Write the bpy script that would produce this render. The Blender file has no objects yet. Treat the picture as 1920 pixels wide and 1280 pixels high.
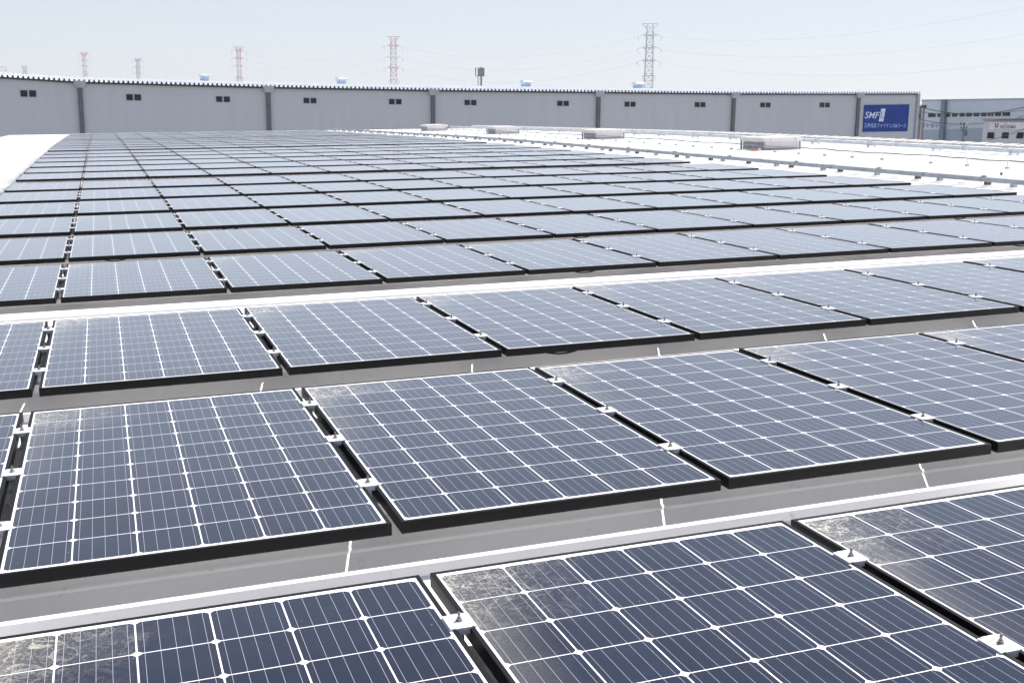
import bpy, bmesh, math, random
from mathutils import Matrix, Vector
random.seed(7)
C = bpy.context.scene.collection
SC = bpy.context.scene
R = math.radians

# ------------------------------------------------------------------ camera, sky, sun, exposure
FPX = 2120.3                                   # focal length in pixels of the 1920 px wide photograph
TILT = Matrix.Rotation(-R(1.2), 4, 'Y')        # the roof rises 1.2 degrees towards its ridge on the right
CAMR = Matrix.Translation((0.3232, -2.8628, 1.0932)) @ (Matrix.Rotation(-0.342923, 4, 'Z') @ Matrix.Rotation(1.370735, 4, 'X') @ Matrix.Rotation(-0.010023, 4, 'Z'))
CAMW = TILT @ CAMR
cd = bpy.data.cameras.new('camera'); cam = bpy.data.objects.new('camera', cd); C.objects.link(cam)
cd.sensor_width = 36.0; cd.lens = FPX/1920*36.0; cd.clip_start = .05; cd.clip_end = 12000
cam.matrix_world = CAMW; SC.camera = cam
CW = CAMW.to_translation(); RW = CAMW.to_3x3()

SUN = (TILT.to_3x3() @ Vector((.62, .20, 1.0))).normalized()      # direction towards the sun
w = bpy.data.worlds.new('World'); SC.world = w; w.use_nodes = True
nt = w.node_tree; bg = nt.nodes['Background']
sky = nt.nodes.new('ShaderNodeTexSky'); sky.sky_type = 'NISHITA'; sky.sun_disc = False
sky.sun_elevation = math.asin(SUN.z); sky.sun_rotation = math.atan2(SUN.x, SUN.y)
sky.air_density = 1.0; sky.dust_density = .7; sky.ozone_density = 1.5
mx = nt.nodes.new('ShaderNodeMix'); mx.data_type = 'RGBA'; mx.blend_type = 'MULTIPLY'; mx.inputs[0].default_value = 1; mx.inputs[7].default_value = (1.0, .96, 1.03, 1)
veil = nt.nodes.new('ShaderNodeMix'); veil.data_type = 'RGBA';  veil.inputs[7].default_value = (6.55, 6.98, 7.62, 1)   # thin high haze that pales the whole sky
tcw = nt.nodes.new('ShaderNodeTexCoord'); sxyz = nt.nodes.new('ShaderNodeSeparateXYZ'); mr = nt.nodes.new('ShaderNodeMapRange')   # the veil thins with height above the horizon
nt.links.new(tcw.outputs['Generated'], sxyz.inputs[0]); nt.links.new(sxyz.outputs[2], mr.inputs[0]); nt.links.new(mr.outputs[0], veil.inputs[0])
for i_, v_ in ((1, 0.), (2, .75), (3, .74), (4, .22)): mr.inputs[i_].default_value = v_
nt.links.new(sky.outputs[0], mx.inputs[6]); nt.links.new(mx.outputs[2], veil.inputs[6]); nt.links.new(veil.outputs[2], bg.inputs[0]); bg.inputs[1].default_value = 0.059
sd = bpy.data.lights.new('sun', 'SUN'); sd.energy = 4.1; sd.angle = R(.5); sd.color = (1, .955, .90)
so = bpy.data.objects.new('sun', sd); C.objects.link(so); so.location = (20, 30, 60)
so.rotation_euler = SUN.to_track_quat('Z', 'Y').to_euler()
SC.view_settings.view_transform = 'Standard'; SC.view_settings.look = 'None'
SC.view_settings.exposure = 1.06; SC.view_settings.gamma = 1.0
SC.cycles.max_bounces = 8; SC.cycles.volume_bounces = 0

# ------------------------------------------------------------------ helpers
def tag(o, label=None, cat=None, group=None, kind=None):
    if label: o['label'] = label
    if cat: o['category'] = cat
    if group: o['group'] = group
    if kind: o['kind'] = kind
    return o
def empty(name, loc=(0, 0, 0), rz=0, **k):
    o = bpy.data.objects.new(name, None); C.objects.link(o); o.location = loc; o.rotation_euler = (0, 0, rz)
    o.empty_display_size = .2
    return tag(o, **k)
def link(name, me, parent=None, **k):
    o = bpy.data.objects.new(name, me); C.objects.link(o)
    if parent: o.parent = parent
    return tag(o, **k)
class MB:
    """collects faces of one mesh"""
    def __init__(s): s.v = []; s.f = []; s.m = []
    def poly(s, pts, mi=0):
        n = len(s.v); s.v += [tuple(p) for p in pts]; s.f.append(tuple(range(n, n+len(pts)))); s.m.append(mi)
    def hexa(s, p, mi=0):                      # p: 4 bottom then 4 top corners, counter-clockwise from above
        n = len(s.v); s.v += [tuple(q) for q in p]
        for a in ((3, 2, 1, 0), (4, 5, 6, 7), (0, 1, 5, 4), (1, 2, 6, 5), (2, 3, 7, 6), (3, 0, 4, 7)):
            s.f.append(tuple(n+i for i in a)); s.m.append(mi)
    def box(s, x0, x1, y0, y1, z0, z1, mi=0):
        s.hexa([(x0, y0, z0), (x1, y0, z0), (x1, y1, z0), (x0, y1, z0), (x0, y0, z1), (x1, y0, z1), (x1, y1, z1), (x0, y1, z1)], mi)
    def bar(s, a, b, t, mi=0, t2=None):        # square bar between two points
        a = Vector(a); b = Vector(b); d = (b-a).normalized()
        u = d.cross(Vector((0, 0, 1)))
        if u.length < 1e-3: u = Vector((1, 0, 0))
        u.normalize(); v = d.cross(u); t2 = t2 or t
        q = [(-1, -1), (1, -1), (1, 1), (-1, 1)]
        s.hexa([a+u*x*t/2+v*y*t2/2 for x, y in q]+[b+u*x*t/2+v*y*t2/2 for x, y in q], mi)
    def tube(s, pts, r, n=6, mi=0, caps=True):
        pts = [Vector(p) for p in pts]; base = len(s.v); k = len(pts)
        for i, p in enumerate(pts):
            d = (pts[min(i+1, k-1)]-pts[max(i-1, 0)]).normalized()
            u = d.cross(Vector((0, 0, 1)))
            if u.length < 1e-3: u = Vector((1, 0, 0))
            u.normalize(); v = d.cross(u)
            rr = r[i] if isinstance(r, (list, tuple)) else r
            for j in range(n):
                a = 2*math.pi*j/n; s.v.append(tuple(p+u*rr*math.cos(a)+v*rr*math.sin(a)))
        for i in range(k-1):
            for j in range(n):
                a = base+i*n+j; b = base+i*n+(j+1) % n
                s.f.append((a, b, b+n, a+n)); s.m.append(mi)
        if caps:
            s.f.append(tuple(base+j for j in range(n))[::-1]); s.m.append(mi)
            s.f.append(tuple(base+(k-1)*n+j for j in range(n))); s.m.append(mi)
    def mesh(s, name, mats):
        me = bpy.data.meshes.new(name); me.from_pydata(s.v, [], s.f)
        for m in (mats if isinstance(mats, (list, tuple)) else [mats]): me.materials.append(m)
        me.polygons.foreach_set('material_index', s.m)
        bm = bmesh.new(); bm.from_mesh(me); bmesh.ops.recalc_face_normals(bm, faces=bm.faces); bm.to_mesh(me); bm.free()
        return me
    def build(s, name, mats, parent=None, **k): return link(name, s.mesh(name, mats), parent, **k)

class NG:
    """tiny node-graph writer"""
    def __init__(s, name):
        s.mat = bpy.data.materials.new(name); s.mat.use_nodes = True; s.t = s.mat.node_tree
        s.b = s.t.nodes['Principled BSDF']
    def n(s, typ, **k):
        x = s.t.nodes.new(typ)
        for a, v in k.items(): setattr(x, a, v)
        return x
    def put(s, sock, v):
        if hasattr(v, 'is_linked') or isinstance(v, bpy.types.NodeSocket): s.t.links.new(v, sock)
        elif v is not None: sock.default_value = v
    def math(s, op, a, b=None, c=None, clamp=False):
        x = s.n('ShaderNodeMath', operation=op, use_clamp=clamp)
        for i, v in enumerate((a, b, c)):
            if v is not None: s.put(x.inputs[i], v)
        return x.outputs[0]
    def noise(s, vec, scale, detail=4, rough=.5, dist=0, dims='3D', w=None):
        x = s.n('ShaderNodeTexNoise', noise_dimensions=dims)
        s.put(x.inputs['Vector'], vec); x.inputs['Scale'].default_value = scale; x.inputs['Detail'].default_value = detail
        x.inputs['Roughness'].default_value = rough; x.inputs['Distortion'].default_value = dist
        if w is not None: s.put(x.inputs['W'], w)
        return x.outputs['Fac']
    def ramp(s, v, a, b, lo=0., hi=1.):
        x = s.n('ShaderNodeMapRange', interpolation_type='SMOOTHSTEP'); s.put(x.inputs[0], v)
        for i, q in enumerate((a, b, lo, hi)): x.inputs[i+1].default_value = q
        return x.outputs[0]
    def mix(s, f, a, b):
        x = s.n('ShaderNodeMix', data_type='RGBA'); s.put(x.inputs[0], f)
        for i, q in ((6, a), (7, b)): s.put(x.inputs[i], q if not isinstance(q, tuple) else (*q, 1)[:4])
        return x.outputs[2]
    def obj(s): return s.n('ShaderNodeTexCoord').outputs['Object']
    def set(s, **k):
        for a, v in k.items():
            i = s.b.inputs[a.replace('_', ' ')]
            s.put(i, (*v, 1) if isinstance(v, tuple) and len(v) == 3 else v)
        return s
def plain(name, col, rough=.6, metal=0., var=.12, scale=1.5, spec=.5, bump=0):
    g = NG(name); o = g.obj()
    f = g.noise(o, scale, 5, .6)
    c = g.mix(g.ramp(f, .3, .7), tuple(q*(1-var) for q in col), tuple(min(1, q*(1+var)) for q in col))
    g.set(Base_Color=c, Roughness=rough, Metallic=metal)
    g.b.inputs['Specular IOR Level'].default_value = spec
    if bump:
        bn = g.n('ShaderNodeBump'); bn.inputs['Strength'].default_value = bump; bn.inputs['Distance'].default_value = .002
        g.put(bn.inputs['Height'], g.noise(o, scale*40, 3)); g.put(g.b.inputs['Normal'], bn.outputs[0])
    return g.mat

# ------------------------------------------------------------------ materials
PW, PL, GAP = .992, 1.65, .0277
def laminate_material():
    g = NG('solar_laminate'); o = g.obj(); sp = g.n('ShaderNodeSeparateXYZ'); g.put(sp.inputs[0], o)
    X, Y = sp.outputs[0], sp.outputs[1]
    p, x0, y0 = .1598, .0166, .0260
    u = g.math('DIVIDE', g.math('SUBTRACT', X, x0), p); v = g.math('DIVIDE', g.math('SUBTRACT', Y, y0), p)
    def edge(t): return g.math('MULTIPLY', g.math('SUBTRACT', .5, g.math('ABSOLUTE', g.math('SUBTRACT', g.math('FRACT', t), .5))), p)
    dx, dy = edge(u), edge(v)
    inx = g.math('MULTIPLY', g.math('GREATER_THAN', u, 0.), g.math('LESS_THAN', u, 6.))
    iny = g.math('MULTIPLY', g.math('GREATER_THAN', v, 0.), g.math('LESS_THAN', v, 10.))
    cell = g.math('MULTIPLY', g.math('GREATER_THAN', dx, .0018), g.math('GREATER_THAN', dy, .0014))
    cell = g.math('MULTIPLY', cell, g.math('GREATER_THAN', g.math('ADD', dx, dy), .0125))
    cell = g.math('MULTIPLY', cell, g.math('MULTIPLY', inx, iny))
    bb = g.math('ABSOLUTE', g.math('SUBTRACT', g.math('FRACT', g.math('MULTIPLY', u, 5.)), .5))
    bus = g.math('MULTIPLY', g.math('LESS_THAN', bb, .0135), g.math('MULTIPLY', inx, iny))
    # hair-thin printed fingers, broken into short dashes
    fin = g.math('LESS_THAN', g.math('ABSOLUTE', g.math('SUBTRACT', g.math('FRACT', g.math('MULTIPLY', u, 25.)), .5)), .05)
    dash = g.math('GREATER_THAN', g.noise(o, 9, 2), .52)
    rnd = g.n('ShaderNodeObjectInfo').outputs['Random']
    # tone differs a little from cell to cell
    cid = g.n('ShaderNodeCombineXYZ'); g.put(cid.inputs[0], g.math('FLOOR', u)); g.put(cid.inputs[1], g.math('FLOOR', v)); g.put(cid.inputs[2], g.math('MULTIPLY', rnd, 37.))
    wn = g.n('ShaderNodeTexWhiteNoise'); g.put(wn.inputs[0], cid.outputs[0])
    c0 = g.mix(wn.outputs['Value'], (.0028, .0042, .0125), (.0058, .0080, .0200))
    c0 = g.mix(g.math('MULTIPLY', g.math('MULTIPLY', fin, dash), .09), c0, (.16, .19, .28))
    col = g.mix(cell, (.80, .80, .80), c0)
    col = g.mix(g.math('MULTIPLY', bus, .8), col, (.42, .44, .52))
    # dried dirt: streaks and splashes gather in the far left corner and along the left edge, different on each panel
    off = g.n('ShaderNodeCombineXYZ'); g.put(off.inputs[0], g.math('MULTIPLY', rnd, 31.)); g.put(off.inputs[1], g.math('MULTIPLY', rnd, 57.))
    va = g.n('ShaderNodeVectorMath', operation='ADD'); g.put(va.inputs[0], o); g.put(va.inputs[1], off.outputs[0]); q = va.outputs[0]
    yy = g.math('SUBTRACT', PL, Y)
    reach = g.math('MULTIPLY_ADD', rnd, .35, .30)
    d1 = g.math('SQRT', g.math('ADD', g.math('POWER', g.math('DIVIDE', X, .42), 2.), g.math('POWER', g.math('DIVIDE', yy, .40), 2.)))
    d1 = g.math('ADD', d1, g.math('MULTIPLY', g.noise(q, 5, 3), .9))
    corner = g.ramp(d1, .50, 1.6, 1., 0.)
    edgem = g.math('MULTIPLY', g.ramp(g.math('MULTIPLY_ADD', g.noise(q, 6, 4), .10, X), .02, .24, 1., 0.), g.ramp(yy, .1, 1.3, 1., 0.))
    ridge = g.math('SUBTRACT', 1., g.math('ABSOLUTE', g.math('MULTIPLY_ADD', g.noise(q, 7, 7, .62, 1.3), 2., -1.)))
    vein = g.math('MULTIPLY', g.ramp(ridge, .955, .995), g.math('MULTIPLY_ADD', g.math('FRACT', g.math('MULTIPLY', rnd, 7.3)), .6, .5))
    ridge2 = g.math('SUBTRACT', 1., g.math('ABSOLUTE', g.math('MULTIPLY_ADD', g.noise(q, 19, 6, .6, 2.2), 2., -1.)))
    vein2 = g.math('MULTIPLY', g.ramp(ridge2, .93, .99), .5)
    grain = g.math('MULTIPLY', g.ramp(g.noise(q, 190, 3, .7), .52, .72), .55)
    amt = g.math('MULTIPLY', corner, g.math('ADD', g.math('ADD', vein, vein2), g.math('MULTIPLY', grain, .55)), clamp=True)
    film = g.math('MULTIPLY', g.math('ADD', g.math('MULTIPLY', corner, .13), g.math('MULTIPLY', edgem, .22)), g.ramp(g.noise(q, 3, 4), .25, .75, .35, 1.))
    specks = g.math('MULTIPLY', g.ramp(g.noise(q, 75, 2, .5), .755, .80), .5)
    dirt = g.math('ADD', g.math('MULTIPLY', amt, .75), g.math('ADD', film, g.math('MULTIPLY', g.math('MULTIPLY', edgem, grain), .45)), clamp=True)
    dirt = g.math('MAXIMUM', dirt, specks)
    dirt = g.math('MAXIMUM', dirt, g.math('MULTIPLY', g.noise(q, 2.2, 4), .018))     # thin even dust
    col = g.mix(dirt, col, (.46, .43, .36))
    g.set(Base_Color=col, Roughness=g.math('MULTIPLY_ADD', dirt, .35, .07), IOR=1.52, Sheen_Weight=1., Sheen_Roughness=.24, Sheen_Tint=(.92, .94, 1.), Specular_Tint=(.72, .87, 1.1))
    g.b.inputs['Specular IOR Level'].default_value = .5
    return g.mat
M = {}
M['laminate'] = laminate_material()
M['frame'] = plain('black_anodised_aluminium', (.0045, .0045, .0055), .5, 0, .2, 6, .17)
M['backsheet'] = plain('white_backsheet', (.82, .82, .82), .6, 0, .03)
M['clamp'] = plain('galvanised_clamp', (.62, .62, .64), .45, .25, .1, 20)
M['bolt'] = plain('bolt_steel', (.30, .29, .28), .35, .8, .2, 60)
def roof_material(name, base, stain):
    g = NG(name); o = g.obj(); mp = g.n('ShaderNodeMapping'); g.put(mp.inputs[0], o); mp.inputs['Scale'].default_value = (.35, 2.5, 2.5)
    f = g.noise(mp.outputs[0], 1.2, 6, .65); f2 = g.noise(o, 14, 5, .7)
    c = g.mix(g.ramp(f, .35, .75), base, stain)
    c = g.mix(g.math('MULTIPLY', g.ramp(f2, .61, .72), .35), c, (.36, .34, .31))
    g.set(Base_Color=c, Roughness=.5, Metallic=0.)
    return g.mat
M['roof'] = roof_material('white_coated_steel_roof', (.89, .875, .865), (.81, .795, .785))
M['zinc'] = plain('zinc_duct', (.27, .30, .33), .5, .2, .15, 4)
M['zinc_light'] = plain('pale_zinc_duct', (.48, .52, .56), .5, .2, .12, 4)
M['dark_metal'] = plain('dark_bracket', (.07, .07, .07), .6)
M['vent'] = plain('vent_enamel', (.50, .49, .51), .5, 0, .06, 3)
M['vent_grey'] = plain('vent_dark_grey', (.22, .23, .26), .6)
M['ridge'] = plain('ridge_cap_beige', (.48, .46, .445), .6, 0, .2, 3)
M['red_cap'] = plain('red_cap', (.5, .06, .05), .5)

# ------------------------------------------------------------------ the roof surface and what stands on it (roof coordinates)
def zf(y):
    v = min(max(y, 0), 38)/10
    return .0486543*v*v - .0083304*v**3
ROWY = [-2.0134, 0.0, 2.0390, 4.5007]
WALK = {2}
for r in range(4, 30): ROWY.append(ROWY[-1]+2.0231+(.46989 if (r-3) % 6 == 0 else 0))
NROW = 29
def row_dx(r): return (-.0216, 0., .0102, .0245)[min(r, 3)]
on_roof = []                                   # roots that are tilted with the roof at the end

RIBS = []
for r in range(-3, NROW):
    y0 = ROWY[0]+2.0134*r if r < 0 else ROWY[r]
    y1 = ROWY[0]+2.0134*(r+1) if r < 0 else (ROWY[r+1] if r+1 < len(ROWY) else y0+2.0231)
    n = 5 if (y1-y0) > 2.3 else 4
    for k in range(n): RIBS.append(y0+.35+(y1-y0)/n*k)
RIBS = [y for y in RIBS if y < 61]
while RIBS[-1] < 60.6: RIBS.append(RIBS[-1]+.505)
XL, XRIDGE, YN, YF = -4.0, 20.6, RIBS[0]-.25, RIBS[-1]+.25
prof = []
for i, y in enumerate(RIBS):
    a = (RIBS[i-1]+y)/2 if i else y-.25
    b = (RIBS[i+1]+y)/2 if i+1 < len(RIBS) else y+.25
    c, t, zc, zw, zv = .0105, .004, -.060, -.096, -.225
    prof += [(a+.03, zv), (a+.034+(y-c-a-.034)*.47, zv+(zw-zv)*.47), (a+.034+(y-c-a-.034)*.49, zv+(zw-zv)*.49+.005),
             (a+.034+(y-c-a-.034)*.53, zv+(zw-zv)*.53+.005), (a+.034+(y-c-a-.034)*.55, zv+(zw-zv)*.55),
             (y-c+.004, zw), (y-c-.001, zw+.003), (y-c, zc-.002), (y-c+.003, zc), (y+c-.003, zc), (y+c, zc-.002), (y+c+.001, zw+.003), (y+c-.004, zw), (b-.03, zv)]
wh = empty('warehouse', (8, 25, -9.5), label='long low warehouse with a white folded metal roof carrying the solar array', cat='warehouse')
on_roof.append(wh)
def roof_part(mb, name, mats, **k):
    o = mb.build(name, mats, wh, **k); o.matrix_parent_inverse = Matrix.Translation((-8, -25, 9.5)); return o
xs = [XL+i*(XRIDGE-XL)/12 for i in range(13)]
m = MB()
for (ya, za), (yb, zb) in zip(prof[:-1], prof[1:]):
    for xa, xb in zip(xs[:-1], xs[1:]):
        m.poly([(xa, ya, za+zf(ya)), (xb, ya, za+zf(ya)), (xb, yb, zb+zf(yb)), (xa, yb, zb+zf(yb))])
roof_part(m, 'roof_sheet', M['roof'])
m = MB()                                       # the slope beyond the ridge
for (ya, za), (yb, zb) in zip(prof[:-1], prof[1:]):
    xa, xb = XRIDGE+.02, XRIDGE+14; dr = -(14)*math.tan(R(2.4))
    m.poly([(xa, ya, za+zf(ya)), (xb, ya, za+zf(ya)+dr), (xb, yb, zb+zf(yb)+dr), (xa, yb, zb+zf(yb))])
roof_part(m, 'roof_sheet', M['roof'], label='far slope of the roof beyond the ridge')
m = MB()                                       # ridge cap: folded flashing with a lip over every rib
for ya, yb in zip(RIBS[:-1], RIBS[1:]):
    for y0, y1, dz in ((ya+.02, ya+.22, 0), (ya+.22, yb+.02, .012)):
        za, zb = zf(y0)-.05+dz, zf(y1)-.05+dz
        X_ = XRIDGE+.3
        for (xa, ha), (xb, hb) in zip(((-.35, 0), (-.22, .015), (-.215, .11), (0, .155), (.215, .11), (.22, 0)), ((-.22, .015), (-.215, .11), (0, .155), (.215, .11), (.22, 0), (.35, -.02))):
            m.poly([(X_+xa, y0, za+ha), (X_+xb, y0, za+hb), (X_+xb, y1, zb+hb), (X_+xa, y1, zb+ha)])
roof_part(m, 'ridge_cap', M['ridge'])
m = MB()
m.box(XL+.15, XRIDGE+13.8, YN+.1, YN+.3, -9.4, -.45); m.box(XL+.15, XRIDGE+13.8, YF-.3, YF-.1, -9.4, -.25)
m.box(XL+.1, XL+.2, YN+.3, YF-.3, -9.4, -.3); m.box(XRIDGE+13.7, XRIDGE+13.8, YN+.3, YF-.3, -9.4, -1.)
M['wallgrey'] = plain('grey_sandwich_panel', (.45, .46, .49), .6)
roof_part(m, 'wall', M['wallgrey'])

# ---- one solar panel of each kind, then copies
def ring(mb, offs, mi=0):
    """closed frame section swept round the panel; offs = list of (inset, z)"""
    n = len(mb.v); k = len(offs)
    for d, z in offs: mb.v += [(d, d, z), (PW-d, d, z), (PW-d, PL-d, z), (d, PL-d, z)]
    for i in range(k):
        j = (i+1) % k
        for q in range(4):
            mb.f.append((n+4*i+q, n+4*i+(q+1) % 4, n+4*j+(q+1) % 4, n+4*j+q)); mb.m.append(mi)
fm = MB(); ring(fm, [(0, -.035), (0, -.0012), (.0012, 0), (.0108, 0), (.0115, -.0007), (.0115, -.0075), (.002, -.0075), (.002, -.033), (.028, -.033), (.028, -.035)])
frame_me = fm.mesh('frame', M['frame'])
def laminate_faces(mb, mi, mb_back):
    mb.box(.0116, PW-.0116, .0116, PL-.0116, -.0058, -.0016, mi); mb.box(.0116, PW-.0116, .0116, PL-.0116, -.0070, -.0060, mb_back)
gm = MB(); laminate_faces(gm, 0, 1); glass_me = gm.mesh('laminate', [M['laminate'], M['backsheet']])
CLY = (.355, .860, 1.365)
def clamp_mesh(far):
    mb = MB(); h = .030
    # pressed plate with turned-down short sides, standing on a bracket that grips the rib crest
    mb.box(-h, h, -.034, .034, .0006, .0036)
    if not far:
        mb.box(-h+.012, h-.012, -.0365, -.034, -.012, .0036); mb.box(-h+.012, h-.012, .034, .0365, -.012, .0036)
        mb.box(-.008, .008, -.012, .012, -.058, .0020); mb.box(-.013, .013, -.030, .030, -.0595, -.056)
    return mb.mesh('clamp', M['clamp'])
def bolt_mesh():
    mb = MB()
    mb.tube([(0, 0, .0036), (0, 0, .0052)], .0085, 12); mb.tube([(0, 0, .0052), (0, 0, .0110)], .0060, 6); mb.tube([(0, 0, -.05), (0, 0, .024)], .0033, 8)
    return mb.mesh('bolt', M['bolt'])
clamp_me, clamp_far_me, bolt_me = clamp_mesh(False), clamp_mesh(True), bolt_mesh()
ORD = ['zeroth', 'first', 'second', 'third', 'fourth', 'fifth', 'sixth', 'seventh', 'eighth', 'ninth', 'tenth', 'eleventh', 'twelfth', 'thirteenth', 'fourteenth', 'fifteenth', 'sixteenth', 'seventeenth', 'eighteenth', 'nineteenth', 'twentieth', 'twenty-first', 'twenty-second', 'twenty-third', 'twenty-fourth', 'twenty-fifth', 'twenty-sixth', 'twenty-seventh', 'twenty-eighth', 'twenty-ninth']
SPECIAL = {(0, 0): 'dark solar panel cut off by the bottom edge, nearest on the left', (0, 1): 'dark solar panel nearest the camera with dried dirt streaks in its far corner',
           (0, 2): 'dark solar panel in the nearest row at the right edge, dusty at its corner',
           (1, -1): 'sliver of solar panel at the left edge in the second row', (1, 0): 'leftmost full solar panel of the second row, dust along its left edge',
           (2, -1): 'sliver of solar panel at the left edge in the third row'}
def panel_label(r, c):
    if (r, c) in SPECIAL: return SPECIAL[(r, c)]
    row = ORD[r+1]+' row from the front'
    if c == -1: return 'blue solar panel at the left end of the '+row
    if c == 10: return 'blue solar panel at the right end of the '+row
    return 'blue solar panel in the %s, %s from the left end' % (row, ORD[c+2])
def seen(r, c):
    inv = CAMR.inverted()
    for i in range(4):
        for j in range(4):
            p = inv @ Vector((c*(PW+GAP)+row_dx(r)+PW*i/3, ROWY[r]+PL*j/3, zf(ROWY[r])))
            if p.z < -.05:
                x = 960+FPX*p.x/-p.z; y = 640-FPX*p.y/-p.z
                if -15 < x < 1935 and -15 < y < 1295: return True
    return False
GRP = 'solar panels laid out in rows on the metal roof'
def pose(r, c):
    y = ROWY[r]; t = math.atan2(zf(y+PL)-zf(y), PL)
    return Matrix.Translation((c*(PW+GAP)+row_dx(r), y, zf(y))) @ Matrix.Rotation(t+random.gauss(0, .0010), 4, 'X') @ Matrix.Rotation(random.gauss(0, .0010), 4, 'Y')
def make_panel():
    root = empty('solar_panel'); link('frame', frame_me, root); link('laminate', glass_me, root)
    for y in CLY:
        k = link('clamp', clamp_me, root); k.location = (PW+GAP/2, y, 0)
        link('bolt', bolt_me, k)
    return root
def copy_tree(o, parent=None):
    c = o.copy(); C.objects.link(c); c.parent = parent
    for ch in o.children: copy_tree(ch, c)
    return c
proto = make_panel()
mid = empty('solar_panel'); link('frame', frame_me, mid); link('laminate', glass_me, mid)
for y in CLY: link('clamp', clamp_far_me, mid).location = (PW+GAP/2, y, 0)
jm = MB(); ring(jm, [(0, -.035), (0, -.0012), (.0012, 0), (.0108, 0), (.0115, -.0007), (.0115, -.0075)]); laminate_faces(jm, 1, 3)
for y in CLY: jm.box(PW-.02, PW+GAP+.02, y-.04, y+.04, .0006, .0036, 2)
far_me = jm.mesh('solar_panel', [M['frame'], M['laminate'], M['clamp'], M['backsheet']])
todo = [(r, c) for r in range(NROW) for c in range(-1, 11) if seen(r, c)]
for n_, (r, c) in enumerate(todo[:300]):
    if r < 5: o = proto if not on_roof[1:] else copy_tree(proto)
    elif r < 13: o = mid if (r, c) == (5, -1) else copy_tree(mid)
    else: o = link('solar_panel', far_me)
    if c == -1 and r < 13:                     # end clamps on the open left side of the array
        for y in CLY:
            k = link('clamp', clamp_me if r < 5 else clamp_far_me, o); k.location = (-.012, y, 0)
    if r in (2, 3, 4, 5, 6) and (r*5+c*3) % 4 == 0:         # loop of black cable showing below the frame
        cx = random.uniform(.15, .5); m = MB()
        m.tube([(cx+t*.018, .012, -.034-.011*math.sin(math.pi*t/9)) for t in range(10)], .0045, 6)
        m.build('cable', M['frame'], o)
    o.matrix_world = pose(r, c)
    tag(o, panel_label(r, c), 'solar panel', GRP); on_roof.append(o)
rest = MB()
for r, c in todo[300:]:
    P = pose(r, c); n = len(rest.v)
    rest.v += [tuple(P @ Vector(v)) for v in jm.v]; rest.f += [tuple(n+i for i in f) for f in jm.f]; rest.m += jm.m
o = rest.build('solar_panels', [M['frame'], M['laminate'], M['clamp'], M['backsheet']]); tag(o, 'last rows of solar panels merging into one strip at the far roof edge', 'solar panels', kind='stuff'); on_roof.append(o)

# ---- cable ducts, lightning conductor and ventilators on the bare strip beside the ridge
def duct(x, y0, y1, zb, zt, wd, step, mat, label):
    root = empty('cable_duct', (x, y0, zf(y0)), label=label, cat='cable duct', group='cable ducts along the roof')
    L_ = Matrix.Translation((-x, -y0, -zf(y0)))
    m = MB(); y = y0
    while y < y1:
        e = min(y+2.4, y1); za, zb_ = zf(y), zf(e)
        jx = random.uniform(-.006, .006)
        m.hexa([(x-wd/2+jx, y, za+zb), (x+wd/2+jx, y, za+zb), (x+wd/2+jx, e-.006, zb_+zb), (x-wd/2+jx, e-.006, zb_+zb), (x-wd/2+jx, y, za+zt), (x+wd/2+jx, y, za+zt), (x+wd/2+jx, e-.006, zb_+zt), (x-wd/2+jx, e-.006, zb_+zt)])
        e0 = y; 
        m.box(x-wd/2-.006+jx, x+wd/2+.006+jx, y-.03, y+.03, za+zb-.003, za+zt+.006)          # joint sleeve
        m.box(x-wd/2-.004+jx, x+wd/2+.004+jx, y+1.1, y+1.13, zf(y+1.1)+zb-.003, zf(y+1.1)+zt+.012)   # strap
        m.box(x-.02+jx, x+.02+jx, y+1.1, y+1.14, zf(y+1.1)+zt, zf(y+1.1)+zt+.022)
        y = e
    o = m.build('duct_body', mat, root); o.matrix_parent_inverse = L_
    return root, L_
def near_rib(y): return min(RIBS, key=lambda q: abs(q-y))
root, L_ = duct(12.45, 2.2, 60.4, -.016, .050, .10, 1.6, M['zinc'], 'grey cable duct on low feet between the solar panels and the vents')
on_roof.append(root); y = 3.2; i = 0
while y < 60:
    q = near_rib(y); m = MB(); z = zf(q)
    m.box(12.45-.05, 12.45+.03, q-.03, q+.03, z-.0598, z-.0165)
    o = m.build('foot', M['dark_metal'] if i % 2 else M['zinc'], root); o.matrix_parent_inverse = L_; y += .8 if i % 2 else .82; i += 1
root, L_ = duct(19.55, 7.0, 60.4, -.005, .080, .22, 1.6, M['zinc_light'], 'pale round-edged cable duct running along the ridge behind the vents')
on_roof.append(root); y = 8.0; i = 0
while y < 60:
    q = near_rib(y); m = MB(); z = zf(q)
    m.box(19.40, 19.70, q-.03, q+.03, z-.030, z-.0055); m.box(19.42, 19.46, q-.02, q+.02, z-.0595, z-.030); m.box(19.64, 19.68, q-.02, q+.02, z-.0595, z-.030)
    o = m.build('foot', M['zinc_light'], root); o.matrix_parent_inverse = L_; y += 2.4; i += 1

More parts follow.
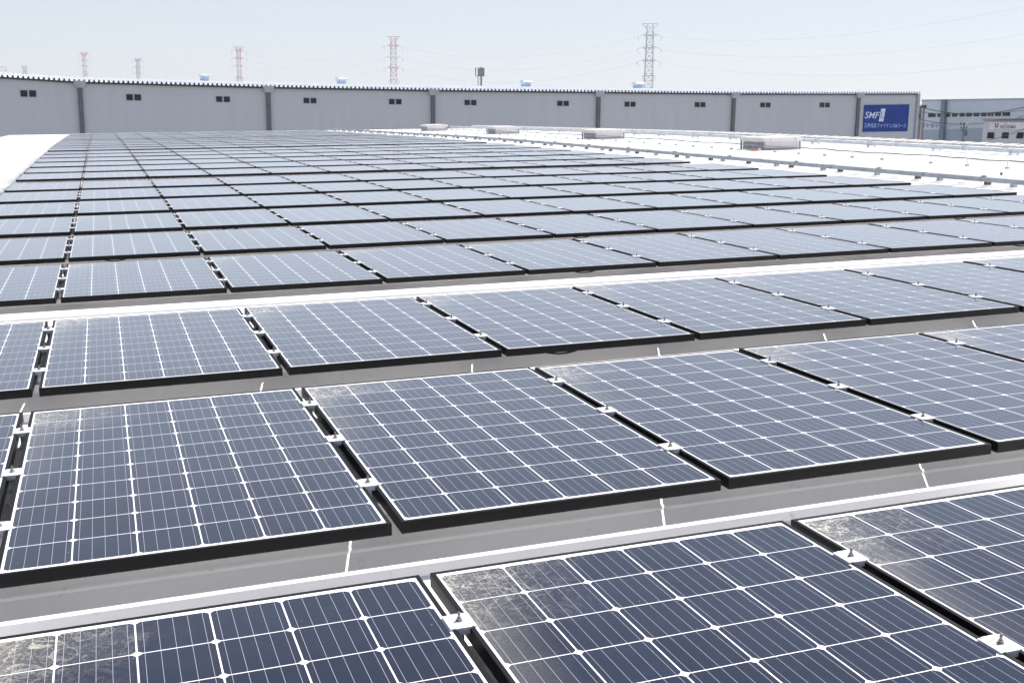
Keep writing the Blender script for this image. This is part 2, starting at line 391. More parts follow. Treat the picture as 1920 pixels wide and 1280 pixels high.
root = empty('conductor_rail', (15.62, 4, 0), label='thin sagging lightning conductor held on small posts in front of the vents', cat='cable')
L_ = Matrix.Translation((-15.62, -4, 0)); on_roof.append(root)
ys = []; y = 4.6
while y < 59.5: ys.append(near_rib(y)); y += 1.01
pts = []
for a, b in zip(ys[:-1], ys[1:]):
    for k in range(4):
        t = k/4; yy = a+(b-a)*t; pts.append((15.62+.012*math.sin(yy*3), yy, zf(yy)+.085-.05*t*(1-t)+.008*math.sin(yy*1.7)))
m = MB(); m.tube(pts, .011, 6); o = m.build('cable', M['vent_grey'], root); o.matrix_parent_inverse = L_
m = MB(); m.tube([(x+.05, y, z+.004) for x, y, z in pts[::2]], .006, 5); o = m.build('cable', M['dark_metal'], root); o.matrix_parent_inverse = L_
for q in ys:
    m = MB(); z = zf(q)
    m.tube([(15.62, q, z-.03), (15.62, q, z+.085)], .005, 6); m.box(15.585, 15.655, q-.02, q+.02, z-.0595, z-.03); m.box(15.60, 15.64, q-.03, q+.03, z+.078, z+.09)
    o = m.build('post', M['zinc'], root); o.matrix_parent_inverse = L_

VG = 'box ventilators on the roof'
for k, (vx, vy, lab) in enumerate([(16.0, 22.1, 'white box ventilator on the roof nearest the camera, in front of the blue sign side'), (15.9, 32.3, 'white box ventilator second from the right on the roof'),
                        (15.9, 42.6, 'white box ventilator third from the right on the roof'), (15.9, 53.2, 'smallest, farthest white box ventilator at the left end of the line')]):
    z = zf(vy)-.062; root = empty('roof_ventilator', (vx, vy, z), label=lab, cat='ventilator', group=VG)
    w_, d_, h_ = 1.05, 1.08, .215
    m = MB(); m.box(.03, w_-.03, .03, d_-.03, .0, h_, 0); m.build('casing', M['vent'], root)
    m = MB(); m.box(.0225, .0295, .08, d_-.08, .03, h_-.03)
    for i in range(4): m.box(.012, .0225, .08, d_-.08, .05+i*.042, .062+i*.042)
    m.build('shaded_slats', M['vent_grey'], root)  # dark slatted plate puts the left side's shade into the colour
    m = MB()
    m.hexa([(-.03, -.03, h_), (w_+.03, -.03, h_), (w_+.03, d_+.03, h_), (-.03, d_+.03, h_), (-.05, -.05, h_+.095), (w_+.05, -.05, h_+.095), (w_+.05, d_+.05, h_+.095), (-.05, d_+.05, h_+.095)])
    m.hexa([(-.05, -.05, h_+.0955), (w_+.05, -.05, h_+.0955), (w_+.05, d_+.05, h_+.0955), (-.05, d_+.05, h_+.0955), (.3, .4, h_+.125), (w_-.3, .4, h_+.125), (w_-.3, d_-.4, h_+.125), (.3, d_-.4, h_+.125)])
    m.build('lid', M['vent'], root)
    m = MB()
    for x, y in ((0, 0), (w_, 0), (w_, d_), (0, d_)): m.box(x-.02, x+.02, y-.02, y+.02, -.03, h_-.001)
    m.box(.02, w_-.02, -.012, .004, .025, .04)
    m.build('corner_post', M['vent_grey'], root)
    m = MB()
    for x in (.16, w_-.16): m.tube([(x, -.044, h_+.04), (x, -.034, h_+.04)], .016, 8)
    m.build('bolt', M['vent_grey'], root)
    on_roof.append(root)
o = empty('marker_cap', (15.75, 21.9, zf(21.9)-.062), label='small white stub with a red cap on the roof beside the nearest ventilator', cat='roof fitting'); on_roof.append(o)
m = MB(); m.tube([(0, 0, 0), (0, 0, .07)], .03, 8); m.build('stub', M['vent'], o)
m = MB(); m.box(-.22, -.08, -.03, .03, 0, .035); m.build('cap', M['red_cap'], o)
o = empty('roof_peg', (14.2, 12.05, zf(12)-.06), label='short dark peg standing alone on the white roof right of the duct', cat='roof fitting'); on_roof.append(o)
m = MB(); m.tube([(0, 0, 0), (0, 0, .035)], .018, 8); m.build('peg', M['dark_metal'], o); m = MB(); m.tube([(0, 0, .035), (0, 0, .045)], .026, 8); m.build('head', M['dark_metal'], o)

# tilt everything that belongs to the roof
bpy.context.view_layer.update()
for o in on_roof: o.matrix_world = TILT @ o.matrix_world

# ------------------------------------------------------------------ ground
m = MB(); m.poly([(-4000, -1500, -10.5), (5000, -1500, -10.5), (5000, 6500, -10.5), (-4000, 6500, -10.5)])
g = NG('ground_mix'); o_ = g.obj(); f = g.noise(o_, .02, 6, .6)
g.set(Base_Color=g.mix(g.ramp(f, .4, .6), (.17, .17, .165), (.25, .245, .235)), Roughness=.9)
tag(m.build('ground', g.mat), kind='structure')

# ------------------------------------------------------------------ background: facades are vertical planes at their own distance
def ray(px, py): return RW @ Vector(((px-960)/FPX, (640-py)/FPX, -1.))
class Facade:
    """vertical plane through two plan points; P(px, py) gives the point of the facade that stands behind a photo position"""
    def __init__(s, pa, da, pb, db):
        a = CW+ray(pa, 225)*da; b = CW+ray(pb, 225)*db
        s.a = Vector((a.x, a.y, 0)); d = Vector((b.x-a.x, b.y-a.y, 0)); s.len = d.length; s.u = d.normalized(); s.n = Vector((s.u.y, -s.u.x, 0))
    def sz(s, px, py):
        d = ray(px, py); t = (s.a-CW).dot(s.n)/d.dot(s.n); p = CW+d*t
        return (p-s.a).dot(s.u), p.z
    def pt(s, u, out, z): return s.a+s.u*u+s.n*out+Vector((0, 0, z))      # out > 0 is towards the camera
def fbox(mb, F, u0, u1, o0, o1, z0, z1, mi=0):
    mb.hexa([F.pt(u0, o1, z0), F.pt(u1, o1, z0), F.pt(u1, o0, z0), F.pt(u0, o0, z0), F.pt(u0, o1, z1), F.pt(u1, o1, z1), F.pt(u1, o0, z1), F.pt(u0, o0, z1)], mi)
def fquad(mb, F, pts, out, th=.05, mi=0):
    """a plate with the given photo corners (left-bottom, right-bottom, right-top, left-top) standing `out` in front of the facade"""
    q = [F.sz(*p) for p in pts]
    mb.hexa([F.pt(q[0][0], out, q[0][1]), F.pt(q[1][0], out, q[1][1]), F.pt(q[1][0], out-th, q[1][1]), F.pt(q[0][0], out-th, q[0][1]),
             F.pt(q[3][0], out, q[3][1]), F.pt(q[2][0], out, q[2][1]), F.pt(q[2][0], out-th, q[2][1]), F.pt(q[3][0], out-th, q[3][1])], mi)
GZ = -10.5
M['wall_cool'] = None
g = NG('ribbed_wall_panel'); o_ = g.obj(); mp = g.n('ShaderNodeMapping'); g.put(mp.inputs[0], o_); mp.inputs['Scale'].default_value = (.9, .9, .07); f = g.noise(mp.outputs[0], 1.1, 6, .65)
g.set(Base_Color=g.mix(g.ramp(f, .3, .7), (.53, .55, .58), (.56, .58, .61)), Roughness=.6); M['wall_cool'] = g.mat
M['roof_far'] = plain('pale_far_roof', (.70, .73, .76), .5)
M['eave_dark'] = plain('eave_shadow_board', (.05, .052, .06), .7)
M['pipe_dark'] = plain('dark_grey_pipe', (.12, .13, .145), .5)
M['hopper'] = plain('rain_hopper', (.42, .44, .48), .5)
M['glass_dark'] = plain('dark_window_glass', (.012, .016, .026), .2, 0, .2, .5, .25)
M['vent_blue'] = plain('pale_blue_vent', (.42, .50, .62), .6)

F = Facade(0, 119, 1718, 169)
bw = empty('warehouse', F.pt(F.len/2, 0, GZ), label='long grey warehouse with corrugated eave standing across the whole background', cat='warehouse')
Lb = Matrix.Translation(-bw.location)
def wpart(mb, name, mats, parent=None, **k):
    o = mb.build(name, mats, parent or bw, **k)
    o.matrix_parent_inverse = Lb if parent is None else Lb
    return o
def part_of(root):
    L0 = Matrix.Translation(-root.location)
    def go(mb, name, mats, **k):
        o = mb.build(name, mats, root, **k); o.matrix_parent_inverse = L0; return o
    return go
EAVE = [(-60, 139.5), (0, 144), (149, 153.5), (500, 163.0), (810, 169.0), (1120, 172.5), (1373, 175.5), (1610, 175.8), (1718, 175.3)]
ev = [F.sz(*p) for p in EAVE]
def eave_z(u):
    for (a, za), (b, zb) in zip(ev[:-1], ev[1:]):
        if a <= u <= b: return za+(zb-za)*(u-a)/(b-a)
    return ev[0][1] if u < ev[0][0] else ev[-1][1]
u0, u1 = ev[0][0], ev[-1][0]
# wall: vertical ribs every .6 m
m = MB(); u = u0
while u < u1:
    for a, b, d in ((u, min(u+.42, u1), 0.), (min(u+.42, u1), min(u+.6, u1), .003)):
        if b > a: m.poly([F.pt(a, d, GZ), F.pt(b, d, GZ), F.pt(b, d, eave_z(b)-.02), F.pt(a, d, eave_z(a)-.02)])
    u += .6
m.poly([F.pt(u1, 0, GZ), F.pt(u1, -42, GZ), F.pt(u1, -42, eave_z(u1)), F.pt(u1, 0, eave_z(u1)-.02)])
m.poly([F.pt(u0, 0, GZ), F.pt(u0, -42, GZ), F.pt(u0, -42, eave_z(u0)), F.pt(u0, 0, eave_z(u0)-.02)])
wpart(m, 'wall', M['wall_cool'])
# folded roof: trapezoid ribs at .5 m, rising from the eave to a ridge 21 m back
m = MB(); u = u0; sec = []
while u < u1+.5: sec += [(u, 0.), (u+.10, 0.), (u+.21, .24), (u+.29, .24), (u+.40, 0.)]; u += .5
for (a, ha), (b, hb) in zip(sec[:-1], sec[1:]):
    if b <= a: continue
    for o0, o1, r0, r1 in ((.35, -21, 0, .92), (-21, -42, .92, 0)):
        m.poly([F.pt(a, o0, eave_z(a)+ha+r0), F.pt(b, o0, eave_z(b)+hb+r0), F.pt(b, o1, eave_z(b)+hb+r1), F.pt(a, o1, eave_z(a)+ha+r1)])
wpart(m, 'roof', M['roof_far'])
m = MB(); u = u0                               # dark plates painting the shade in the open rib ends and under the eave
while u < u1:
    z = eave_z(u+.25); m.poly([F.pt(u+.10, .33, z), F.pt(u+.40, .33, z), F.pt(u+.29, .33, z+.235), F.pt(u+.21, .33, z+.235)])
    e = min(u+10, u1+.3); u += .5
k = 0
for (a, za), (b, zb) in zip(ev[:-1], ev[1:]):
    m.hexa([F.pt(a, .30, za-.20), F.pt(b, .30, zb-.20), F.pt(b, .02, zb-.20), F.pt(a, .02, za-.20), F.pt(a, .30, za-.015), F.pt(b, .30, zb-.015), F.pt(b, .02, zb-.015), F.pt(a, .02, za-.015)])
wpart(m, 'eave_shade', M['eave_dark'])
# rain pipes with hoppers at every bay line
for xt, xb in ((151, 157), (502.5, 504), (811, 808.5), (1121, 1117.5), (1374.5, 1370.5), (1608.5, 1603)):
    (u, z) = F.sz(xt, 190); zt = eave_z(u)-.02
    m = MB(); fbox(m, F, u-.24, u+.24, .04, .34, GZ, zt-.5)
    for q in range(5): fbox(m, F, u-.27, u+.27, .03, .37, zt-2.2-q*2.6, zt-2.08-q*2.6)
    o = wpart(m, 'downpipe', M['pipe_dark'])
    m = MB(); m.hexa([F.pt(u-.42, .5, zt-.62), F.pt(u+.42, .5, zt-.62), F.pt(u+.42, .06, zt-.62), F.pt(u-.42, .06, zt-.62), F.pt(u-.62, .72, zt-.1), F.pt(u+.62, .72, zt-.1), F.pt(u+.62, .06, zt-.1), F.pt(u-.62, .06, zt-.1)])
    fbox(m, F, u-.62, u+.62, .06, .72, zt-.099, zt+.10)
    m.build('hopper', M['hopper'], o)
(u, z) = F.sz(1716, 230); m = MB(); fbox(m, F, u-.1, u+.35, -.3, .28, GZ, eave_z(u)-.05); wpart(m, 'corner_trim', M['hopper'])
# paired small windows
for xa, xb, ya, yb in ((38, 68, 169.5, 182), (236.5, 264.5, 177, 188.7), (405, 431, 181, 191.7), (569, 593, 184, 194), (729.3, 752.5, 186, 196), (870.7, 893, 187.7, 197.6), (1044.7, 1066, 189.5, 199), (1171, 1191, 191, 200.4), (1302.5, 1322, 192, 201.2), (1425.5, 1444, 192.7, 201.5), (1537, 1555, 192.7, 201.6)):
    ua, zt = F.sz(xa, ya); ub, zb = F.sz(xb, yb); mid_ = (ua+ub)/2; t = .03
    m = MB()
    for a, b in ((ua, mid_-.09), (mid_+.09, ub)):
        fbox(m, F, a-t, b+t, .024, .07, zb-t, zb); fbox(m, F, a-t, b+t, .024, .07, zt, zt+t)
        fbox(m, F, a-t, a, .024, .07, zb, zt); fbox(m, F, b, b+t, .024, .07, zb, zt)
    o = wpart(m, 'window', M['hopper'])
    for a, b in ((ua, mid_-.09), (mid_+.09, ub)):
        m = MB(); fbox(m, F, a, b, .024, .040, zb, zt); m.build('pane', M['glass_dark'], o)
# ridge ventilators
for px, wd, y0 in ((384, 1.3, 137), (640, 1.35, 143.5), (986, 1.45, 149.6), (1196, 1.5, 153)):
    (u, z) = F.sz(px, 160); s = 1+21/math.hypot((F.pt(u, 0, 0)-CW).x, (F.pt(u, 0, 0)-CW).y)
    # shift along the ridge so that it stands behind its place in the photo
    r_ = ray(px, 160); t = ((F.a-F.n*21)-CW).dot(F.n)/r_.dot(F.n); u = (CW+r_*t-F.a).dot(F.u)
    r_ = ray(px, y0); zt = (CW+r_*((((F.a-F.n*21)-CW).dot(F.n))/r_.dot(F.n))).z
    zr = eave_z(u)+.92
    m = MB(); h = zt-zr
    def blk(w0, w1, za, zb): m.hexa([F.pt(u-w0, -21+w0, za), F.pt(u+w0, -21+w0, za), F.pt(u+w0, -21-w0, za), F.pt(u-w0, -21-w0, za), F.pt(u-w1, -21+w1, zb), F.pt(u+w1, -21+w1, zb), F.pt(u+w1, -21-w1, zb), F.pt(u-w1, -21-w1, zb)])
    wd *= .88; h *= .9; zt = zr+h; blk(wd*.46, wd*.40, zr-.1, zr+h*.25); blk(wd*.42, wd*.42, zr+h*.25, zr+h*.58); blk(wd*.46, wd*.60, zr+h*.58, zr+h*.78); blk(wd*.60, wd*.44, zr+h*.78, zt)
    wpart(m, 'ridge_ventilator', M['vent_blue'])

# the blue sign on the end bay
def text_mesh(s, size, shear=0., bold=0.):
    cu = bpy.data.curves.new('lettering', 'FONT'); cu.body = s; cu.size = size; cu.shear = shear; cu.offset = bold; cu.extrude = .0
    ob = bpy.data.objects.new('tmp', cu); C.objects.link(ob); bpy.context.view_layer.update()
    me = bpy.data.meshes.new_from_object(ob.evaluated_get(bpy.context.evaluated_depsgraph_get()))
    bpy.data.objects.remove(ob); return me
def letter(F, root, s, px0, px1, py0, py1, out, mat, shear=0., bold=0., name='lettering'):
    """lettering fitted to a rectangle of the facade"""
    me = text_mesh(s, 1., shear, bold)
    if not len(me.vertices): return None
    X_ = [v.co.x for v in me.vertices]; Y_ = [v.co.y for v in me.vertices]
    ua, zb = F.sz(px0, py1); ub, zt = F.sz(px1, py0)
    x0, x1, y0, y1 = min(X_), max(X_), min(Y_), max(Y_)
    for v in me.vertices:
        v.co = F.pt(ua+(v.co.x-x0)/(x1-x0)*(ub-ua), out, zb+(v.co.y-y0)/(y1-y0)*(zt-zb))
    me.materials.clear(); me.materials.append(mat)
    o = link(name, me, root); o.matrix_parent_inverse = Matrix.Translation(-root.location); return o
M['sign_blue'] = plain('sign_blue', (.002, .040, .27), .5, 0, .05, 1.5, .2)
M['sign_white'] = plain('sign_white', (.70, .78, .90), .5, 0, .03)
M['sign_pale'] = plain('sign_pale_blue', (.42, .55, .82), .5, 0, .03)
M['sign_green'] = plain('sign_grey_green', (.22, .33, .42), .5, 0, .03)
ua, _ = F.sz(1660, 222)
sg = empty('billboard', F.pt(ua, .1, 0), label='blue company sign with white lettering on the end bay of the grey warehouse', cat='sign')
P_ = part_of(sg)
m = MB(); fquad(m, F, ((1616.8, 247.6), (1700.5, 246.3), (1704.3, 196), (1619.8, 197.2)), .12, .08); P_(m, 'board', M['sign_blue'])
letter(F, sg, 'SMF', 1620, 1648.5, 210.2, 222.2, .125, M['sign_white'], .22, .01)
m = MB(); fquad(m, F, ((1646.3, 228), (1655, 228), (1659.5, 203.8), (1651.3, 204)), .128, .006); P_(m, 'lettering', M['sign_white'])
m = MB(); fquad(m, F, ((1649.6, 220.6), (1651.4, 220.6), (1653.6, 208.5), (1651.8, 208.5)), .133, .004); fquad(m, F, ((1649.8, 221.4), (1655.6, 221.4), (1655.7, 219.7), (1650.1, 219.7)), .134, .004); P_(m, 'lettering', M['sign_green'])
letter(F, sg, '三井住友ファイナンス&リース', 1619, 1698, 231.6, 239.6, .125, M['sign_pale'], 0, .012)

# ---- blue-grey hall to the right
M['hall'] = plain('blue_grey_cladding', (.55, .60, .67), .6, 0, .06, .1)
M['hall_low'] = plain('darker_blue_cladding', (.34, .40, .48), .6, 0, .08, .1)
M['hall_strip'] = plain('stair_tower_grey', (.17, .21, .28), .6)
G = Facade(1729, 205, 1990, 176)
bh = empty('factory_hall', G.pt(G.len/2, 0, GZ), label='pale blue-grey factory hall with a band of dark windows, behind the right end', cat='building')
H_ = part_of(bh)
def top_z(px, y): return G.sz(px, y)[1]
a, za = G.sz(1729, 187.5); b, zb = G.sz(1990, 183.5)
m = MB(); m.hexa([G.pt(a, 0, GZ), G.pt(b, 0, GZ), G.pt(b, -30, GZ), G.pt(a, -30, GZ), G.pt(a, 0, za), G.pt(b, 0, zb), G.pt(b, -30, zb), G.pt(a, -30, za)]); H_(m, 'wall', M['hall'])
m = MB(); fquad(m, G, ((1729, 275), (1990, 275), (1990, 236), (1729, 244)), .08, .07); H_(m, 'plinth', M['hall_low'])
m = MB(); fquad(m, G, ((1729, 190), (1990, 186), (1990, 183), (1729, 187.2)), .15, .3); H_(m, 'parapet', M['hall_low'])
m = MB(); fquad(m, G, ((1764.5, 265), (1772.5, 265), (1776.5, 186.5), (1770, 186.8)), .6, .5); H_(m, 'stair_tower', M['hall_strip'])
W_ = [(1740.5, 1754.5), (1758, 1769), (1771.5, 1781.8), (1785.5, 1795.2), (1799.5, 1808.8), (1812, 1822.4), (1826, 1836.4), (1840, 1850), (1852.5, 1857.5), (1859, 1863), (1866, 1877), (1880, 1894)]
for i, (xa, xb) in enumerate(W_):
    yt = 213.6-(xa-1740)*.016; m = MB(); fquad(m, G, ((xa, yt+6.4), (xb, yt+6.2), (xb, yt-.7), (xa, yt-.6)), .05, .04); H_(m, 'window', M['glass_dark'])
M['faded_blue'] = plain('faded_blue_paint', (.20, .25, .44), .6)
# faded blue painted characters, too worn to read: plain strokes of the same size and place
m = MB()
for xa, xb, ya, yb in ((1728, 1734, 230, 232), (1728, 1730, 232, 238.6), (1732, 1734, 232, 238.6), (1730, 1732, 234, 235.4), (1738.2, 1740, 231.5, 239), (1740.5, 1743.4, 234, 235.6), (1745, 1752, 230.8, 232), (1747, 1749.4, 232, 239), (1745.4, 1751.6, 237.4, 239), (1753.6, 1759, 231, 232.4), (1753.6, 1759, 234.2, 235.6), (1755.4, 1757, 235.6, 239), (1761, 1762.6, 230.5, 237), (1764, 1767.6, 230.6, 233), (1764.6, 1766.2, 233, 238)):
    fquad(m, G, ((xa, yb), (xb, yb), (xb, ya), (xa, ya)), .04, .03)
H_(m, 'painted_lettering', M['faded_blue'])

# narrow brown shed and pipe in the gap between the two
S = Facade(1712, 186, 1736, 186)
bs = empty('shed', S.pt(1, 0, GZ), label='narrow brownish shed squeezed between the grey warehouse and the blue-grey hall', cat='shed')
S_ = part_of(bs); M['shed'] = plain('brown_grey_shed', (.22, .20, .20), .7); M['white_roof'] = plain('white_shed_roof', (.8, .8, .8), .5)
a, zt = S.sz(1706, 199); b, _ = S.sz(1729, 199)
m = MB(); fbox(m, S, a, b, -8, 0, GZ, zt); S_(m, 'wall', M['shed'])
m = MB(); fbox(m, S, a, b+.1, -8.1, .3, zt+.005, zt+.22); S_(m, 'roof', M['white_roof'])
c1, z1 = S.sz(1712, 222); c2, z2 = S.sz(1723, 214); m = MB(); fbox(m, S, c1, c2, .005, .8, z1, z2); S_(m, 'hood', M['eave_dark'])
p_, zt = S.sz(1728, 198.5); pl = empty('pole', S.pt(p_, 1.2, GZ), label='dark round pole in front of the left corner of the blue-grey hall', cat='pole')
m = MB(); m.tube([(0, 0, 0), (0, 0, zt-GZ)], [.24, .17], 10); m.build('shaft', M['shed'], pl)
m = MB(); m.box(-.3, .3, -.25, .25, zt-GZ-.35, zt-GZ+.1); m.build('cap', M['eave_dark'], pl)

# ---- white office in front of the hall
K = Facade(1845, 118, 1990, 108)
M['office'] = plain('white_office_wall', (.62, .64, .67), .6, 0, .05, .3); M['office_roof'] = plain('brown_office_roof', (.13, .12, .14), .7)
bo = empty('office_building', K.pt(3, 0, GZ), label='white low office with dark roof edge, square windows and a company sign, right edge', cat='building')
K_ = part_of(bo); a, zt = K.sz(1844.5, 226); b, _ = K.sz(1990, 226)
m = MB(); fbox(m, K, a, b, -8, 0, GZ, zt); K_(m, 'wall', M['office'])
m = MB()
m.hexa([K.pt(a-.1, .35, zt+.003), K.pt(b, .35, zt+.003), K.pt(b, -8, zt+.003), K.pt(a-.1, -8, zt+.003), K.pt(a+.2, .1, zt+.22), K.pt(b, .1, zt+.40), K.pt(b, -8, zt+.5), K.pt(a+1.2, -8, zt+.5)])
K_(m, 'roof', M['office_roof'])
for xa, xb, xc, xd in ((1850.5, 1864, 1852, 1865), (1877.5, 1891, 1879.5, 1892), (1905, 1918.5, 1908, 1921), (1933, 1946, 1936, 1949)):
    m = MB(); fquad(m, K, ((xa, 260), (xb, 260), (xd, 248.2), (xc, 248.2)), .03, .02); o = K_(m, 'window', M['office_roof'])
    m = MB(); fquad(m, K, ((xa+1, 259.2), (xb-.8, 259.2), (xd-.8, 249), (xc+.8, 249)), .036, .004); m.build('pane', M['glass_dark'], o)
m = MB(); fquad(m, K, ((1855, 243), (1990, 243), (1990, 229), (1857, 229)), .10, .06); o = K_(m, 'sign_board', M['white_roof'])
M['sign_red'] = plain('sign_red', (.50, .07, .10), .5); M['sign_slate'] = plain('sign_slate', (.09, .12, .18), .5)
m = MB()
for xa, xb, ya, yb in ((1866.5, 1874.5, 231.4, 232.8), (1867.2, 1869, 232.8, 239.5), (1870.4, 1872.2, 234.6, 239), (1872.4, 1874, 232.8, 237), (1869, 1872.4, 238, 239.5)):
    fquad(m, K, ((xa, yb), (xb, yb), (xb, ya), (xa, ya)), .115, .006)
m.build('emblem', M['sign_red'], o)
for s_, xa, xb, ya, yb in (('NICHAMA', 1876.2, 1907, 234.8, 241.2),):
    k = letter(K, bo, s_, xa, xb, ya, yb, .112, M['sign_slate'], .1, .01)
# sunlit white canopy roof above the office
a, z1 = K.sz(1897, 214); b, _ = K.sz(1990, 214)
bc = empty('canopy', K.pt(a, -9, GZ), label='small bright white canopy roof above the white office at the right edge', cat='canopy')
B_ = part_of(bc); z0 = K.sz(1905, 218)[1]; za = K.sz(1905, 211.5)[1]
m = MB(); m.hexa([K.pt(a+.1, -8.5, za-.18), K.pt(b, -8.5, za-.05), K.pt(b, -12, za+.1), K.pt(a-.2, -12, za+.1), K.pt(a+.1, -8.5, za-.05), K.pt(b, -8.5, za+.08), K.pt(b, -12, za+.3), K.pt(a-.2, -12, za+.3)]); B_(m, 'roof', M['white_roof'])
m = MB(); fbox(m, K, a+.2, b, -12, -8.8, GZ, za-.19); B_(m, 'wall', M['office_roof'])

# ---- utility pole with transformer and wires in front of the hall
U = Facade(1800, 140, 1960, 132)
u_, zt = U.sz(1808, 231); M['concrete'] = plain('pole_concrete', (.16, .19, .20), .8)
up = empty('utility_pole', U.pt(u_, 0, GZ), label='grey utility pole with transformer, insulators and a white lamp before the hall', cat='utility pole')
h = zt-GZ
m = MB(); m.tube([(0, 0, 0), (0, 0, h)], [.17, .10], 10); m.build('shaft', M['concrete'], up)
m = MB(); m.tube([(.45, 0, h-1.55), (.45, 0, h-.95)], .20, 10); m.build('transformer', M['concrete'], up)
for dz, wd in ((.12, .55), (.62, .45), (.95, .35)):
    m = MB(); m.box(-wd, wd, -.05, .05, h-dz-.05, h-dz+.05)
    for x in (-wd, 0, wd): m.box(x-.06, x+.06, -.05, .05, h-dz+.05, h-dz+.2)
    m.build('crossarm', M['pipe_dark'], up)
m = MB(); m.box(.15, .55, -.12, .12, h-.12, h+.06); m.build('lamp', M['white_roof'], up)
def wire(name, a, b, sag, r, mat, label, cat='power line', group=None, n=24):
    a = Vector(a); b = Vector(b); mid_ = (a+b)/2
    pts = [a.lerp(b, t/n)-Vector((0, 0, 4*sag*(t/n)*(1-t/n)))-mid_ for t in range(n+1)]
    m = MB(); m.tube(pts, r, 5); o = m.build(name, mat, label=label, cat=cat, group=group); o.location = mid_; return o
M['wire'] = plain('cable_rubber', (.05, .055, .06), .6)
def at(px, py, d): return CW+ray(px, py)*d
wire('service_wire', at(1725, 200.5, 135), at(1960, 190, 115), 1.05, .045, M['wire'], 'upper dark service wire sagging across the blue-grey hall', group='service wires over the hall')
wire('service_wire', at(1725, 210, 135), at(1960, 200, 115), .55, .03, M['wire'], 'thinner service wire just below the uppermost across the hall', group='service wires over the hall')
wire('service_wire', at(1725, 224, 135), at(1960, 205, 118), 1.0, .035, M['wire'], 'service wire sagging below the band of dark windows', group='service wires over the hall')
wire('service_wire', at(1727, 231.5, 135), at(1808, 233, 138), .25, .03, M['wire'], 'short low service wire ending at the utility pole', group='service wires over the hall')
wire('service_wire', at(1855, 262, 112), at(1960, 222, 100), .25, .03, M['wire'], 'service wire rising steeply past the white office windows', group='service wires over the hall')

# ---- radio mast and roof frame beyond the grey warehouse
M['mast'] = plain('mast_grey', (.30, .31, .34), .5)
d0 = 240; base = at(899, 225, d0); s = d0/FPX
rm = empty('radio_mast', (base.x, base.y, GZ), label='grey radio mast with a cluster of antenna boxes above the warehouse roof', cat='radio mast')
rm.rotation_euler = (0, 0, -.34)
def zz(py): return at(899, py, d0).z-GZ
m = MB()
m.tube([(.35, 0, 0), (.35, 0, zz(127))], .20, 8); m.tube([(-.35, 0, 0), (-.35, 0, zz(131))], .07, 6)
for q in range(12): m.bar((-.35, 0, zz(160)-1+q*.35), (.35, 0, zz(160)-1+q*.35), .05)
m.build('shaft', M['mast'], rm)
for x, za, zb, t in ((-.85, 143, 128.5, .10), (.85, 144, 128.5, .16), (-.15, 143.5, 130, .20), (.22, 143, 129, .22), (.62, 144, 129, .2)):
    m = MB(); m.box(x-t, x+t, -.15-t, .15, zz(za), zz(zb)); m.build('antenna', M['mast'], rm)
m = MB(); m.bar((-.9, 0, zz(128.8)), (.9, 0, zz(128.8)), .12); m.bar((-.9, 0, zz(143.5)), (.95, 0, zz(143.5)), .12); m.build('bracket', M['mast'], rm)
d0 = 260; base = at(11, 225, d0); rf = empty('roof_frame', (base.x, base.y, GZ), rz=-.34, label='faint thin frame standing above the warehouse roof at the far left edge', cat='frame')
m = MB()
def z2(py): return at(11, py, d0).z-GZ
for x in (-1.6, .9): m.bar((x, 0, 0), (x, 0, z2(127)), .09)
m.bar((-1.6, 0, z2(127)), (.9, 0, z2(127)), .09); m.bar((-1.6, 0, z2(133)), (.9, 0, z2(133)), .06); m.build('frame_bars', M['hopper'], rf)

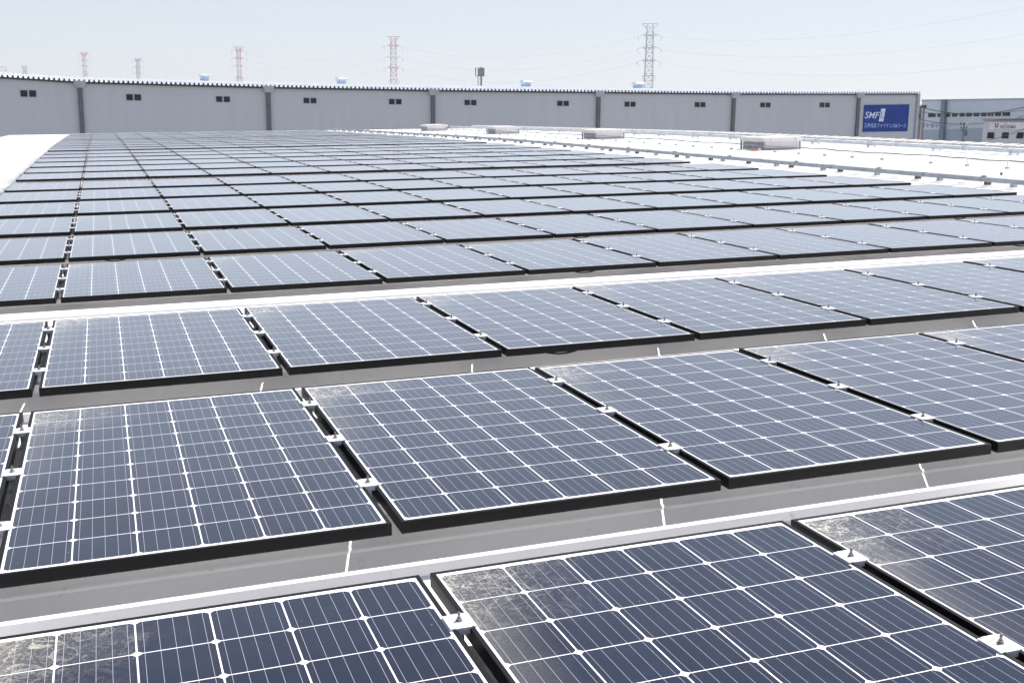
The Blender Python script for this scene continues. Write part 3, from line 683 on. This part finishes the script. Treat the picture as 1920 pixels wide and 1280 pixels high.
# ---- transmission towers
M['t_red'] = plain('tower_hazed_red', (.66, .43, .43), .6); M['t_white'] = plain('tower_white_paint', (.62, .64, .68), .6); M['t_grey'] = plain('tower_hazed_grey', (.46, .48, .53), .6)  # red and grey paled to put the distance haze into the colour
TG = 'lattice transmission towers on the horizon'
def tower(px, d, ytop, yarms, half, wtop, wbot, bands, label, rz=-.34, th=.3, droop=.9, tophalf=None):
    """bands: list of (py, material index) from the top down; material 0 red, 1 white, 2 grey"""
    base = at(px, 225, d); t = empty('transmission_tower', (base.x, base.y, GZ), rz=rz, label=label, cat='transmission tower', group=TG)
    z = lambda py: at(px, py, d).z-GZ
    H = z(ytop); lo = z(190)
    def wd(q): return wtop+(wbot-wtop)*max(0, min(1, (H-q)/(H-lo))) if q > lo else wbot+(lo-q)/lo*5
    def mat(q):
        mi = bands[0][1]
        for py, k in bands:
            if q <= z(py): mi = k
        return mi
    m = MB(); q = H; st = 1.15*wtop
    while q > .1:
        n = max(q-(st if q > lo else 4.5), 0); a, b = wd(q)/2, wd(n)/2; k = mat((q+n)/2)
        cs = ((-1, -1), (1, -1), (1, 1), (-1, 1))
        for i, (x, y) in enumerate(cs):
            x2, y2 = cs[(i+1) % 4]
            m.bar((x*a, y*a, q), (x*b, y*b, n), th, k)
            m.bar((x*a, y*a, q), (x2*b, y2*b, n), th*.6, k); m.bar((x2*a, y2*a, q), (x*b, y*b, n), th*.6, k)
            m.bar((x*b, y*b, n), (x2*b, y2*b, n), th*.6, k)
        q = n
    m.build('lattice_body', [M['t_red'], M['t_white'], M['t_grey']], t)
    tips = []
    m = MB(); th_ = tophalf or half*.62
    a = wd(H)/2; k = mat(H-.1)
    for y in (-a, a):
        m.bar((-th_, 0, H+.5), (th_, 0, H+.5), th, k); m.bar((-th_, 0, H+.4), (-a, y, H-2.4), th*.8, k); m.bar((th_, 0, H+.4), (a, y, H-2.4), th*.8, k)
        m.bar((-th_*.5, 0, H+.4), (-a, y, H-1.4), th*.6, k); m.bar((th_*.5, 0, H+.4), (a, y, H-1.4), th*.6, k)
    m.build('crossarm', [M['t_red'], M['t_white'], M['t_grey']], t)
    for i, py in enumerate(yarms):
        q = z(py); hf = half*(1 if i < 3 else .55); a = wd(q)/2; k = mat(q)
        m = MB()
        for sx in (-1, 1):
            for y in (-a, a):
                m.bar((sx*a, y, q+.9), (sx*hf*.55, 0, q+.55), th*.8, k); m.bar((sx*a, y, q-.8), (sx*hf*.55, 0, q+.2), th*.8, k)
            m.bar((sx*hf*.55, 0, q+.4), (sx*hf, 0, q-droop), th*.7, k)
            m.bar((sx*a*1.5, -a, q+.6), (sx*a*1.5, a, q-.4), th*.5, k)
        m.bar((-a-.5, -a, q), (a+.5, -a, q), th, k); m.bar((-a-.5, a, q), (a+.5, a, q), th, k)
        m.build('crossarm', [M['t_red'], M['t_white'], M['t_grey']], t)
        m = MB()
        for sx in (-1, 1): m.bar((sx*hf, 0, q-droop), (sx*(hf-1.4), 0, q-droop-2.2), .16, 0)
        m.build('insulator', M['t_grey'], t)
        cz = Matrix.Rotation(rz, 3, 'Z')
        tips.append([Vector((base.x, base.y, GZ))+cz @ Vector((sx*hf, 0, q-droop)) for sx in (-1, 1)])
    return t, tips
t1, tip1 = tower(1213.5, 640, 49.5, (69, 92, 115.5, 143), 7.0, 3.3, 5.0, [(40, 0), (55, 1), (66, 2)], 'tallest grey transmission tower with a red top bar, far right', th=.20)
t2, tip2 = tower(739, 790, 72.5, (88, 109, 128.5, 150), 7.0, 3.2, 4.6, [(60, 0), (99, 1), (119, 0), (142, 1)], 'red and white transmission tower in the middle of the skyline', th=.22)
t3, tip3 = tower(452, 930, 91, (97, 111, 125, 146), 6.6, 2.6, 3.2, [(60, 0), (112, 1), (130, 0)], 'red and white transmission tower left of centre', th=.20)
t4, tip4 = tower(264, 1060, 111.5, (115, 127, 138, 148), 5.8, 2.3, 2.8, [(60, 2)], 'small grey transmission tower above the second pair of windows', th=.18)
t5, tip5 = tower(165, 1010, 101, (104, 115, 125, 135), 5.2, 2.3, 2.8, [(60, 0), (112, 1), (134, 0)], 'small red and white transmission tower near the left side', th=.18)
t6, tip6 = tower(53, 1350, 125, (129, 134, 139), 6.4, 2.6, 3.0, [(60, 2)], 'faintest, smallest transmission tower at the far left', th=.18)
LG = 'power lines strung between the towers'
names = ('topmost', 'middle', 'lowest')
for i in range(3):
    wire('power_line', tip2[i][1], tip1[i][0], 9.0+i*.5, .030, M['t_grey'], names[i]+' faint power line sagging between the two largest towers', group=LG)
    wire('power_line', tip3[i][1], tip2[i][0], 8.0, .026, M['t_grey'], names[i]+' faint power line between the two red and white towers at left centre', group=LG)
    wire('power_line', tip1[i][1], at(2250, (-70, -5, 60)[i], 420), (11, 11, 11)[i], .028, M['t_grey'], names[i]+' faint power line running from the tallest tower off to the right', group=LG)

# ------------------------------------------------------------------ haze
m = MB(); m.box(-1200, 2200, -60, 2400, -11.5, 60)
hz = m.build('haze', bpy.data.materials.new('haze_air')); tag(hz, kind='stuff')
hm = hz.data.materials[0]; hm.use_nodes = True; ht = hm.node_tree; ht.nodes.remove(ht.nodes['Principled BSDF'])
pv = ht.nodes.new('ShaderNodeVolumePrincipled'); pv.inputs['Color'].default_value = (.93, .96, 1, 1); pv.inputs['Density'].default_value = .00012
pv.inputs['Anisotropy'].default_value = .3
ht.links.new(pv.outputs[0], ht.nodes['Material Output'].inputs['Volume'])
